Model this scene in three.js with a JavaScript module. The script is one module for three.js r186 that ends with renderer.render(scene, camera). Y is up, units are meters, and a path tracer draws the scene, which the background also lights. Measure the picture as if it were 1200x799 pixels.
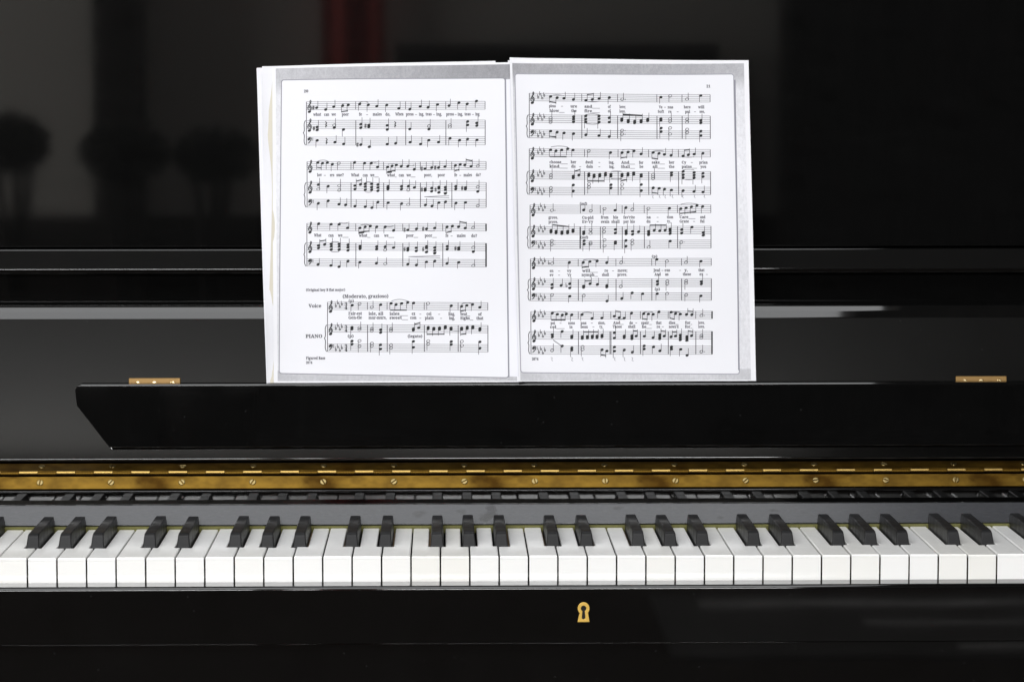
import * as THREE from 'three';
import { mergeGeometries } from 'three/addons/utils/BufferGeometryUtils.js';
import { RoundedBoxGeometry } from 'three/addons/geometries/RoundedBoxGeometry.js';
import { RectAreaLightUniformsLib } from 'three/addons/lights/RectAreaLightUniformsLib.js';

// ------------------------------------------------------------------ camera, light, exposure
const scene = new THREE.Scene();
scene.background = new THREE.Color(0, 0, 0);
const KEY_Y = 0.73;                                   // height of the white key tops; z = 0 is their front edge
const camera = new THREE.PerspectiveCamera(13.53, 1200 / 799, 0.1, 40);
camera.position.set(-0.114, KEY_Y + 0.371, 2.27);
camera.rotation.set(THREE.MathUtils.degToRad(-5.0), THREE.MathUtils.degToRad(-1.355), 0, 'YXZ');
camera.focus = 2.42;
camera.userData.fStop = 16;

const renderer = new THREE.WebGLRenderer({ antialias: true });
renderer.setSize(1024, 681);
renderer.toneMapping = THREE.LinearToneMapping;
renderer.toneMappingExposure = 1.05;
renderer.outputColorSpace = THREE.SRGBColorSpace;
renderer.shadowMap.enabled = true;
RectAreaLightUniformsLib.init();

const WINDOW_L = 38, PANEL_L = 3.4, SIDE_L = 10;                     // radiance of the two windows behind the viewer and of the ceiling panel
const windowSpots = [[-1.55, 2.2], [0.25, 2.2]];    // x, y of the two windows in the wall behind the viewer
const ROOM = { x0: -3.4, x1: 3.4, z0: -0.66, z1: 6.5, h: 2.75 };
for (const [x, y] of windowSpots) {
  const l = new THREE.RectAreaLight(new THREE.Color(0.985, 0.99, 1.0), WINDOW_L, 1.7, 0.6);
  l.position.set(x, y, ROOM.z1 - 0.06); l.lookAt(x, y, 0); scene.add(l);
}
const sideLight = new THREE.RectAreaLight(new THREE.Color(1.0, 0.975, 0.93), SIDE_L, 1.5, 1.3);   // window in the wall on the left
sideLight.position.set(ROOM.x0 + 0.06, 1.35, 4.7); sideLight.lookAt(0, 1.35, 4.7); scene.add(sideLight);
const panelLight = new THREE.RectAreaLight(new THREE.Color(0.97, 0.985, 1.0), PANEL_L, 2.7, 2.4);
panelLight.position.set(-0.80, ROOM.h - 0.045, 1.4); panelLight.lookAt(-0.80, 0, 1.4); scene.add(panelLight);

// ------------------------------------------------------------------ helpers
let seed = 7;
const rnd = () => { seed = (seed * 1664525 + 1013904223) >>> 0; return seed / 4294967296; };
const lin = (r, g, b) => new THREE.Color().setRGB(r, g, b);
const used = new Map();
const numbered = n => { const k = used.get(n) || 0; used.set(n, k + 1); return k ? `${n}_${String(k).padStart(3, '0')}` : n; };
function mesh(name, geo, mat, parent = scene) {
  const m = new THREE.Mesh(geo, mat); m.name = parent === scene ? numbered(name) : name;
  m.castShadow = m.receiveShadow = true; parent.add(m); return m;
}
function group(name, label, category, pos = [0, 0, 0], grp) {
  const g = new THREE.Group(); g.name = numbered(name); g.position.set(...pos); scene.add(g);
  g.userData = { label, category }; if (grp) g.userData.group = grp; return g;
}
function box(x0, x1, y0, y1, z0, z1, r = 0.0015) {
  const g = new RoundedBoxGeometry(x1 - x0, y1 - y0, z1 - z0, 2, Math.min(r, (x1 - x0) / 2.1, (y1 - y0) / 2.1, (z1 - z0) / 2.1));
  g.translate((x0 + x1) / 2, (y0 + y1) / 2, (z0 + z1) / 2); return g;
}
const clean = g => { for (const k of Object.keys(g.attributes)) if (!['position', 'normal', 'uv'].includes(k)) g.deleteAttribute(k); return g.index ? g.toNonIndexed() : g; };
const join = a => mergeGeometries(a.map(clean));
// normals that keep broad faces flat: smoothed over edges below the crease angle, weighted by the square of each face's area
function creased(g, crease) {
  if (g.index) g = g.toNonIndexed();
  const p = g.attributes.position, nf = p.count / 3, fn = [], at = new Map(), A = new THREE.Vector3(), B = new THREE.Vector3(), C = new THREE.Vector3();
  const key = i => `${Math.round(p.getX(i) * 1e6)},${Math.round(p.getY(i) * 1e6)},${Math.round(p.getZ(i) * 1e6)}`;
  for (let f = 0; f < nf; f++) {
    A.fromBufferAttribute(p, 3 * f); B.fromBufferAttribute(p, 3 * f + 1).sub(A); C.fromBufferAttribute(p, 3 * f + 2).sub(A);
    const n = B.clone().cross(C), a = n.length(); fn.push({ n: a > 0 ? n.divideScalar(a) : new THREE.Vector3(0, 1, 0), w: a * a * 1e12 + 1e-12 });
    for (let k = 0; k < 3; k++) { const q = key(3 * f + k); if (!at.has(q)) at.set(q, []); at.get(q).push(f); }
  }
  const out = new Float32Array(p.count * 3), cs = Math.cos(crease), s = new THREE.Vector3();
  for (let i = 0; i < p.count; i++) {
    const me = fn[Math.floor(i / 3)]; s.set(0, 0, 0);
    for (const f of at.get(key(i))) if (fn[f].n.dot(me.n) > cs) s.addScaledVector(fn[f].n, fn[f].w);
    s.normalize(); out[3 * i] = s.x; out[3 * i + 1] = s.y; out[3 * i + 2] = s.z;
  }
  g.setAttribute('normal', new THREE.BufferAttribute(out, 3)); return g;
}
// a profile of [z, y, radius] corners, swept along x; corners with a radius are filleted
function sweep(pts, x0, x1, crease = 0.5) {
  const out = [];
  const n = pts.length;
  for (let i = 0; i < n; i++) {
    const p = new THREE.Vector2(pts[i][0], pts[i][1]), r = pts[i][2] || 0;
    if (!r) { out.push(p); continue; }
    const a = new THREE.Vector2(...pts[(i + n - 1) % n]).sub(p), b = new THREE.Vector2(...pts[(i + 1) % n]).sub(p);
    const la = a.length(), lb = b.length(); a.normalize(); b.normalize();
    const half = Math.acos(THREE.MathUtils.clamp(a.dot(b), -1, 1)) / 2;
    const t = Math.min(r / Math.tan(half), la * 0.49, lb * 0.49), rr = t * Math.tan(half);
    const c = p.clone().add(a.clone().add(b).normalize().multiplyScalar(rr / Math.sin(half)));
    const s = p.clone().addScaledVector(a, t).sub(c), e = p.clone().addScaledVector(b, t).sub(c);
    let a0 = Math.atan2(s.y, s.x), d = Math.atan2(e.y, e.x) - a0;
    while (d > Math.PI) d -= 2 * Math.PI; while (d < -Math.PI) d += 2 * Math.PI;
    for (let k = 0; k <= 10; k++) out.push(new THREE.Vector2(c.x + rr * Math.cos(a0 + d * k / 10), c.y + rr * Math.sin(a0 + d * k / 10)));
  }
  const g = new THREE.ExtrudeGeometry(new THREE.Shape(out), { depth: x1 - x0, bevelEnabled: false });
  // shape x -> -z... : (sx, sy, ex) -> (x = ex + x0, y = sy, z = sx)
  const P = g.attributes.position, U = g.attributes.uv;
  for (let i = 0; i < P.count; i++) { const sx = P.getX(i), sy = P.getY(i), ex = P.getZ(i); P.setXYZ(i, ex + x0, sy, sx); U.setXY(i, ex + x0, sy - sx); }
  // the swap of axes mirrors the solid: turn the triangles round
  const I = g.index ? g.index.array : null;
  if (I) for (let i = 0; i < I.length; i += 3) { const t = I[i]; I[i] = I[i + 1]; I[i + 1] = t; }
  else for (let i = 0; i < P.count; i += 3) for (const A of [P, U]) for (let k = 0; k < A.itemSize; k++) {
    const t = A.array[i * A.itemSize + k]; A.array[i * A.itemSize + k] = A.array[(i + 1) * A.itemSize + k]; A.array[(i + 1) * A.itemSize + k] = t;
  }
  return creased(g, crease);
}
// tiling value noise
function noiseField(n, cells, oct, s) {
  seed = s; const f = new Float32Array(n * n);
  let amp = 1, tot = 0;
  for (let o = 0; o < oct; o++) {
    const c = cells << o, g = new Float32Array(c * c); for (let i = 0; i < c * c; i++) g[i] = rnd();
    for (let y = 0; y < n; y++) for (let x = 0; x < n; x++) {
      const u = x / n * c, v = y / n * c, i = Math.floor(u), j = Math.floor(v); let a = u - i, b = v - j; a = a * a * (3 - 2 * a); b = b * b * (3 - 2 * b);
      const q = (ii, jj) => g[((jj % c) * c) + (ii % c)];
      f[y * n + x] += amp * ((q(i, j) * (1 - a) + q(i + 1, j) * a) * (1 - b) + (q(i, j + 1) * (1 - a) + q(i + 1, j + 1) * a) * b);
    }
    tot += amp; amp *= 0.5;
  }
  for (let i = 0; i < f.length; i++) f[i] /= tot;
  return f;
}
function dataTex(n, fn, srgb = false, rep = [1, 1]) {
  const d = new Uint8Array(n * n * 4);
  for (let i = 0; i < n * n; i++) { const c = fn(i % n, Math.floor(i / n), i); d[4 * i] = c[0]; d[4 * i + 1] = c[1]; d[4 * i + 2] = c[2]; d[4 * i + 3] = 255; }
  const t = new THREE.DataTexture(d, n, n); t.wrapS = t.wrapT = THREE.RepeatWrapping; t.magFilter = THREE.LinearFilter; t.minFilter = THREE.LinearMipmapLinearFilter; t.generateMipmaps = true;
  if (srgb) t.colorSpace = THREE.SRGBColorSpace; t.repeat.set(...rep); t.needsUpdate = true; return t;
}
const nA = noiseField(512, 4, 6, 11), nB = noiseField(512, 16, 4, 23), nC = noiseField(512, 64, 2, 41);
const g3 = v => { v = Math.max(0, Math.min(255, v)); return [v, v, v]; };

// ------------------------------------------------------------------ materials
// polished black lacquer: fine smears in the gloss, a slow ripple in the surface, sparse specks of dust
const smearRough = dataTex(512, (x, y, i) => g3(5 + 5 * nA[i] + 4 * nB[i]), false, [1.7, 1.7]);
const ripple = dataTex(512, (x, y, i) => g3(255 * nA[i]), false, [2.3, 2.3]);
seed = 99;
const specks = new Uint8Array(512 * 512); for (let k = 0; k < 220; k++) specks[Math.floor(rnd() * 512 * 512)] = 1 + Math.floor(rnd() * 3);
const lacquerMap = dataTex(512, (x, y, i) => { const b = 8 + 3 * nB[i] + specks[i] * 12; return [b, b, b * 1.0]; }, true, [2.1, 2.1]);
const lacquer = new THREE.MeshPhysicalMaterial({ color: 0xffffff, map: lacquerMap, roughness: 1, roughnessMap: smearRough, ior: 1.5 });
// the narrow rail over the keys: satin, dusty, thumbed
const RAIL_W = 1.212;
const railMat = (() => {
  const c = document.createElement('canvas'); c.width = 2048; c.height = 64; const g = c.getContext('2d'); seed = 77;
  g.fillStyle = '#343538'; g.fillRect(0, 0, 2048, 64);
  for (let i = 0; i < 9000; i++) { const v = 40 + Math.floor(rnd() * 26); g.fillStyle = `rgba(${v},${v},${v + 3},0.25)`; g.fillRect(rnd() * 2048, rnd() * 64, 1 + rnd() * 7, 1 + rnd() * 3); }
  const X = x => (x + RAIL_W / 2) / RAIL_W * 2048;      // smears of grease and dust, as they lie in the photograph
  const smear = (x, y, w, h, n, a) => { for (let i = 0; i < n; i++) { const r = Math.sqrt(rnd()), t = rnd() * 6.28; g.fillStyle = `rgba(10,10,12,${a})`; g.beginPath(); g.ellipse(X(x) + r * Math.cos(t) * w, y + r * Math.sin(t) * h, 2 + rnd() * 4, 1.5 + rnd() * 4, rnd() * 3, 0, 7); g.fill(); } };
  smear(-0.0745, 22, 7, 20, 90, 0.22); smear(-0.079, 40, 9, 12, 60, 0.16); smear(-0.136, 30, 8, 8, 26, 0.1); smear(-0.100, 24, 7, 8, 24, 0.08); smear(0.034, 14, 5, 4, 14, 0.09); smear(0.168, 24, 6, 5, 18, 0.08); smear(0.12, 44, 5, 3, 9, 0.09);
  const t = new THREE.CanvasTexture(c); t.colorSpace = THREE.SRGBColorSpace;
  return new THREE.MeshPhysicalMaterial({ color: 0xffffff, map: t, roughness: 0.2, ior: 1.5, specularIntensity: 0.72 });
})();
const feltMap = dataTex(256, (x, y, i) => { const v = 0.8 + 0.4 * nC[(y * 2) * 512 + x * 2]; return [92 * v, 90 * v, 50 * v]; }, true, [30, 30]);
const felt = new THREE.MeshStandardMaterial({ color: 0xffffff, map: feltMap, roughness: 1 });
const ivoryMap = dataTex(512, (x, y, i) => { const v = 236 + 4 * (nB[i] - 0.5) + 4 * (nC[i] - 0.5); return [v, v * 0.998, v * 0.991]; }, true, [6, 6]);
const ivoryRough = dataTex(512, (x, y, i) => g3(48 + 14 * (nC[i] - 0.5)), false, [5, 5]);
const ivory = [0, 1, 2, 3, 4].map(k => new THREE.MeshPhysicalMaterial({ color: lin(1 - 0.012 * k, 1 - 0.014 * k, 1 - 0.024 * k), map: ivoryMap, roughness: 1, roughnessMap: ivoryRough, ior: 1.5 }));
const ebonyRough = dataTex(512, (x, y, i) => g3(95 + 60 * (nB[i] - 0.4)), false, [8, 3]);
const ebony = [0.011, 0.014].map(v => new THREE.MeshPhysicalMaterial({ color: lin(v, v, v * 1.04), roughness: 1, roughnessMap: ebonyRough, ior: 1.5, specularIntensity: 0.4 }));
const keyWood = new THREE.MeshStandardMaterial({ color: lin(0.16, 0.1, 0.05), roughness: 0.9 });
const brassMap = dataTex(512, (x, y, i) => {
  const t = nA[i], s = nB[i]; const d = Math.max(0, t - 0.50) * 3.6;
  return [92 - 46 * d + 44 * (s - 0.5), 70 - 42 * d + 36 * (s - 0.5), 27 - 20 * d + 14 * (s - 0.5)];
}, true, [7, 7]);
const brassRough = dataTex(512, (x, y, i) => g3(112 + 80 * (nA[i] - 0.3)), false, [7, 7]);
const brass = new THREE.MeshPhysicalMaterial({ color: 0xffffff, map: brassMap, metalness: 1, roughness: 1, roughnessMap: brassRough });
const brassBright = new THREE.MeshPhysicalMaterial({ color: lin(0.34, 0.225, 0.07), metalness: 1, roughness: 0.4 });
const brassPlate = new THREE.MeshPhysicalMaterial({ color: lin(0.20, 0.115, 0.032), metalness: 0.5, roughness: 0.5 });
const lockBrass = new THREE.MeshPhysicalMaterial({ color: lin(0.66, 0.42, 0.085), metalness: 0.35, roughness: 0.42, bumpMap: ripple, bumpScale: 0.0003 });
const screwMat = new THREE.MeshPhysicalMaterial({ color: lin(0.21, 0.16, 0.07), metalness: 1, roughness: 0.36 });
const glintMat = new THREE.MeshPhysicalMaterial({ color: lin(0.62, 0.5, 0.28), metalness: 1, roughness: 0.25 });
const holeMat = new THREE.MeshStandardMaterial({ color: lin(0.004, 0.004, 0.004), roughness: 0.9 });

// ------------------------------------------------------------------ the room that the lacquer mirrors
const plaster = (r, g, b) => new THREE.MeshStandardMaterial({ color: lin(r, g, b), roughness: 0.9, bumpMap: ripple, bumpScale: 0.002 });
function struct(name, geo, mat) { const m = mesh(name, geo, mat); m.userData.kind = 'structure'; return m; }
const floorWood = new THREE.MeshPhysicalMaterial({
  color: lin(0.6, 0.6, 0.6), roughness: 1, specularIntensity: 0.15, map: dataTex(512, (x, y, i) => { const v = 0.75 + 0.5 * nA[((y >> 3) * 512 + x) % 262144]; return [58 * v, 44 * v, 34 * v]; }, true, [1, 1]),
});
struct('floor', box(ROOM.x0 - 0.1, ROOM.x1 + 0.1, -0.1, 0, ROOM.z0 - 0.1, ROOM.z1 + 0.1), floorWood);
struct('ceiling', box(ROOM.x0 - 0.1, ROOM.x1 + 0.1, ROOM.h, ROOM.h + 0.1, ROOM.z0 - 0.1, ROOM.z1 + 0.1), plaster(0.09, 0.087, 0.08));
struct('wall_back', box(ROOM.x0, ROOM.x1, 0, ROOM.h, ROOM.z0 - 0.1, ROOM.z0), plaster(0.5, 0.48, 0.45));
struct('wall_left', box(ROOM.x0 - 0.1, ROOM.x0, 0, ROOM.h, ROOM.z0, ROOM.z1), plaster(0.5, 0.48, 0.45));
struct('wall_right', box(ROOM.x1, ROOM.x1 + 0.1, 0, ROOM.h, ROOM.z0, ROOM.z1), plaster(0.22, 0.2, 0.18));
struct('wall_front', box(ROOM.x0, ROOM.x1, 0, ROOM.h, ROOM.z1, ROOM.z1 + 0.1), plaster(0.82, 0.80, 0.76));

// ------------------------------------------------------------------ the piano
const piano = group('upright_piano', 'polished black upright piano with open key lid and brass hinge', 'piano', [0, 0, 0]);
const Y = y => KEY_Y + y;
const HALF = 0.606;                                   // inside of the arms
const part = (name, geo, mat) => mesh(name, geo, mat, piano);

// case
for (const s of [-1, 1]) {
  const x0 = s < 0 ? -HALF - 0.06 : HALF + 0.0005, x1 = s < 0 ? -HALF - 0.0005 : HALF + 0.06;
  part('case_side', box(x0, x1, 0.03, 1.26, -0.6, -0.2395, 0.004), lacquer);
  part('case_arm', box(x0, x1, Y(-0.11), Y(0.04), -0.239, 0.05, 0.006), lacquer);
  part('front_leg', box(x0 + 0.004, x1 - 0.004, 0.03, Y(-0.1105), -0.02, 0.04, 0.006), lacquer);
  part('foot_block', box(x0 - 0.004, x1 + 0.004, 0, 0.0295, -0.6, 0.06, 0.005), lacquer);
}
part('case_top', box(-HALF - 0.075, HALF + 0.075, 1.2605, 1.285, -0.61, -0.215, 0.006), lacquer);
part('back_board', box(-HALF, HALF, 0.04, 1.2595, -0.6, -0.585), lacquer);
part('upper_panel', box(-HALF, HALF, Y(0.2340), 1.2595, -0.2585, -0.2385, 0.0012), lacquer);
part('panel_rail', sweep([[-0.262, Y(0.2118)], [-0.2268, Y(0.2118), 0.0008], [-0.2258, Y(0.2152), 0.0026], [-0.2305, Y(0.2328), 0.0016], [-0.262, Y(0.2328)]], -HALF, HALF), lacquer);
part('lid_recess', box(-HALF, HALF, Y(0.06), Y(0.2114), -0.262, -0.246), lacquer);
part('lower_panel', box(-HALF, HALF, 0.08, Y(-0.1115), -0.2, -0.18), lacquer);
part('key_bed', sweep([[-0.585, Y(-0.11)], [0.0225, Y(-0.11), 0.003], [0.0225, Y(-0.0658), 0.0005], [-0.585, Y(-0.0658)]], -HALF, HALF), lacquer);

// key slip with its lock plate
const slip = part('key_slip', sweep([[0.0035, Y(-0.0655)], [0.026, Y(-0.0655), 0.0006], [0.026, Y(-0.0195), 0.0032], [0.0035, Y(-0.0195), 0.001]], -HALF, HALF), lacquer);
{
  const s = new THREE.Shape(), w = 0.0032;
  s.moveTo(-0.0048, -0.0078); s.lineTo(0.0048, -0.0078); s.quadraticCurveTo(0.0040, -0.003, 0.0036, -0.0008);
  s.absarc(0, 0.0030, 0.0048, -0.9, Math.PI + 0.9, false); s.quadraticCurveTo(-0.0040, -0.003, -0.0048, -0.0078);
  const h = new THREE.Path(); h.absarc(0, 0.0030, 0.0026, -1.05, Math.PI + 1.05, false); h.lineTo(-0.0018, -0.0043); h.absarc(0, -0.0043, 0.0018, Math.PI, 2 * Math.PI, false); h.closePath();
  s.holes.push(h);
  const g = new THREE.ExtrudeGeometry(s, { depth: 0.0006, bevelEnabled: true, bevelSize: 0.0003, bevelThickness: 0.0003, bevelSegments: 2, curveSegments: 16 });
  g.scale(0.92, 0.98, 1); g.translate(-0.0042, Y(-0.0407), 0.0260); mesh('lock_plate', g, lockBrass, slip);
  const k = new THREE.ShapeGeometry(new THREE.Shape(h.getPoints(12))); k.translate(-0.0042, Y(-0.0407), 0.02615); mesh('keyhole', k, holeMat, slip);
}

// keys: 50 white ones (A to A), 35 black ones; boundary D | E of the middle octave is x = 0
const P_ = 0.0235, GAP = 0.0012, ZB = -0.152;
const letters = 'CDEFGAB';
const blackShift = { C: -0.0020, D: 0.0020, F: -0.0028, G: 0, A: 0.0028 };
const hasBlack = l => l in blackShift;
const keyGeo = {};
function whiteGeo(l, first, last) {
  const id = l + (first ? 'f' : '') + (last ? 'l' : '');
  if (keyGeo[id]) return keyGeo[id];
  const w = P_ / 2 - GAP / 2, prev = letters[(letters.indexOf(l) + 6) % 7], CUT = 0.0068;
  const r = hasBlack(l) && !last ? P_ / 2 + blackShift[l] - CUT : w;
  const lft = hasBlack(prev) && !first ? -P_ / 2 + blackShift[prev] + CUT : -w;
  const s = new THREE.Shape(), q = 0.0006;            // shape y = -z
  s.moveTo(-w + q, 0.0004); s.lineTo(w - q, 0.0004); s.quadraticCurveTo(w, 0.0004, w, 0.0004 + q);
  if (r < w) { s.lineTo(w, 0.0492); s.lineTo(r, 0.0492); }
  s.lineTo(r, -ZB); s.lineTo(lft, -ZB);
  if (lft > -w) { s.lineTo(lft, 0.0492); s.lineTo(-w, 0.0492); }
  s.lineTo(-w, 0.0004 + q); s.quadraticCurveTo(-w, 0.0004, -w + q, 0.0004);
  const b = 0.0011, t = 0.0034;                       // moulded cover: top plate and front plate on a wooden stick
  const g0 = new THREE.ExtrudeGeometry(s, { depth: t - 2 * b, bevelEnabled: true, bevelSize: b, bevelOffset: -b, bevelThickness: b, bevelSegments: 4, curveSegments: 3 });
  g0.rotateX(-Math.PI / 2); g0.translate(0, -t + b, 0);
  const front = new RoundedBoxGeometry(2 * w, 0.0225, 0.0018, 2, 0.0004); front.translate(0, -0.0015 - 0.01125, -0.00047 - 0.0009);
  const g = join([g0, front]);
  keyGeo[id] = creased(g, 0.55); return keyGeo[id];
}
function blackGeo() {
  const H = 0.0118, L = 0.100, s = new THREE.Shape();   // side view: shape x = -z from the front foot
  s.moveTo(0.0009, -0.006); s.lineTo(L, -0.006); s.lineTo(L, H - 0.001); s.lineTo(0.0105, H - 0.0009);
  s.quadraticCurveTo(0.0062, H - 0.001, 0.0045, H - 0.0036); s.lineTo(0.0013, 0.0005); s.quadraticCurveTo(0.0006, -0.0006, 0.0009, -0.002); s.closePath();
  const b = 0.0011, W = 0.0110;
  const g = new THREE.ExtrudeGeometry(s, { depth: W - 2 * b, bevelEnabled: true, bevelSize: b, bevelOffset: -b, bevelThickness: b, bevelSegments: 4, curveSegments: 8 });
  g.translate(0, 0, -(W - 2 * b) / 2); g.rotateY(Math.PI / 2);
  const p = g.attributes.position;
  for (let i = 0; i < p.count; i++) p.setX(i, p.getX(i) * (1 - 0.24 * Math.max(0, p.getY(i)) / H));
  return creased(g, 0.6);
}
const blk = blackGeo(), stickGeo = box(-0.0042, 0.0042, -0.0238, -0.0036, -0.15, -0.0024, 0.0005);
seed = 5;
for (let i = 0; i < 50; i++) {
  const l = letters[(i + 5) % 7];
  const m = part('white_key', whiteGeo(l, i === 0, i === 49), ivory[Math.floor(rnd() * rnd() * 5)]);
  m.position.set((i - 25 + 0.5) * P_, KEY_Y + (rnd() - 0.5) * 0.0008, (rnd() - 0.5) * 0.0007); m.rotation.y = (rnd() - 0.5) * 0.002; mesh('key_stick', stickGeo, keyWood, m);
  if (hasBlack(l) && i < 49) {
    const k = part('black_key', blk, ebony[Math.floor(rnd() * 2)]);
    k.position.set((i - 24) * P_ + blackShift[l], KEY_Y + (rnd() - 0.5) * 0.0005, -0.0495 + (rnd() - 0.5) * 0.0006); k.rotation.y = (rnd() - 0.5) * 0.008; k.rotation.z = (rnd() - 0.5) * 0.03;
  }
}
for (const s of [-1, 1]) part('key_block', box(s < 0 ? -HALF : 0.5885, s < 0 ? -0.5885 : HALF, Y(-0.0195), Y(0.012), -0.15, 0.003, 0.002), lacquer);

// behind the keys: felt, dusty rail, polished name board
part('key_felt', sweep([[-0.1535, Y(-0.004)], [-0.1462, Y(-0.004)], [-0.1462, Y(0.0022), 0.001], [-0.1535, Y(0.0022)]], -HALF, HALF), felt);
const rail = part('name_rail', sweep([[-0.1640, Y(0.0026)], [-0.1478, Y(0.0026), 0.0008], [-0.1600, Y(0.0186), 0.0004], [-0.1640, Y(0.0186)]], -HALF, HALF), railMat);
{ const U = rail.geometry.attributes.uv, p = rail.geometry.attributes.position; for (let i = 0; i < U.count; i++) U.setXY(i, (p.getX(i) + RAIL_W / 2) / RAIL_W, (p.getY(i) - Y(0.0026)) / 0.016); }
part('name_board', sweep([[-0.182, Y(0.0030)], [-0.1642, Y(0.0030)], [-0.1642, Y(0.0189)], [-0.1601, Y(0.0189)], [-0.1601, Y(0.0194), 0.0002], [-0.1735, Y(0.0194)], [-0.1735, Y(0.0288)], [-0.1612, Y(0.0290), 0.0006], [-0.1612, Y(0.0308), 0.0006], [-0.1640, Y(0.0316), 0.0006], [-0.182, Y(0.044)]], -HALF, HALF), lacquer);
// key lid, leaning back 12 degrees
const T12 = Math.tan(THREE.MathUtils.degToRad(12));
const LZ = -0.184, LY = 0.0525, lidZ = y => LZ - (y - LY) * T12;
const lid = part('key_lid', sweep([
  [lidZ(LY), Y(LY), 0.0028], [lidZ(0.1738), Y(0.1738), 0.004], [lidZ(0.1738) - 0.0030, Y(0.1795), 0.004], [lidZ(0.1738) - 0.0070, Y(0.1842), 0.003], [-0.2262, Y(0.1850), 0.003], [lidZ(LY) - 0.016, Y(LY - 0.003), 0.003],
], -HALF + 0.004, HALF - 0.004, 0.7), lacquer);

// brass hinge along the lid: two leaves, knuckles, slotted screws
const hinge = new THREE.Group(); hinge.name = 'lid_hinge'; piano.add(hinge);
const KN = [-0.1705, 0.0452];                          // axis of the hinge: z, y
const LOW = { a: [-0.1626, 0.0326], b: [-0.1700, 0.0422] }, UP = { a: [-0.1716, 0.0466], b: [-0.1832, 0.0517] };
function leaf(o, x0, x1) {                              // a thin plate from corner a (front) to b
  const dz = o.b[0] - o.a[0], dy = o.b[1] - o.a[1], l = Math.hypot(dz, dy), nz = dy / l * 0.0012, ny = -dz / l * 0.0012;
  return sweep([[o.a[0], Y(o.a[1]), 0.0003], [o.b[0], Y(o.b[1]), 0.0003], [o.b[0] - nz, Y(o.b[1] - ny)], [o.a[0] - nz, Y(o.a[1] - ny)]], x0, x1);
}
mesh('hinge_leaf', leaf(LOW, -0.588, 0.588), brass, hinge);
mesh('hinge_leaf', leaf(UP, -0.588, 0.588), brass, hinge);
const PIT = 0.0159;
const knGeo = new THREE.CylinderGeometry(0.0016, 0.0016, PIT - 0.0003, 14, 1).rotateZ(Math.PI / 2);
for (let i = 0; i < 74; i++) {
  const k = mesh('knuckle', knGeo, i % 2 ? brassBright : brass, hinge);
  k.position.set((i - 36.5) * PIT, Y(KN[1] + (i % 2 ? 0.0002 : -0.0005)), KN[0] - (i % 2 ? 0 : 0.0006));
}
function screwGeo(r) {
  const halves = [];
  for (const s of [0, 1]) {
    const sh = new THREE.Shape(), c = Math.asin(0.13);
    sh.absarc(0, 0, r, c, Math.PI - c, false); sh.closePath();
    const g = new THREE.ExtrudeGeometry(sh, { depth: 0.0003, bevelEnabled: true, bevelSize: r * 0.22, bevelOffset: -r * 0.22, bevelThickness: 0.00045, bevelSegments: 3, curveSegments: 10 });
    if (s) g.rotateZ(Math.PI); halves.push(g);
  }
  return creased(join(halves), 0.9);
}
const screw = screwGeo(0.0028), screwSmall = screwGeo(0.0024);
seed = 17;
for (const o of [LOW, UP]) {
  const dz = o.b[0] - o.a[0], dy = o.b[1] - o.a[1], tilt = Math.atan2(-dz, dy);
  for (let i = 0; i < 20; i++) {
    const m = mesh('hinge_screw', screw, screwMat, hinge), t = o === LOW ? 0.5 : 0.58;
    m.position.set(-0.588 + 0.0085 + i * 0.0603, Y(o.a[1] + dy * t), o.a[0] + dz * t);
    m.rotation.set(-tilt, 0, 0); m.rotateZ(rnd() * Math.PI);
  }
}

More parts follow.
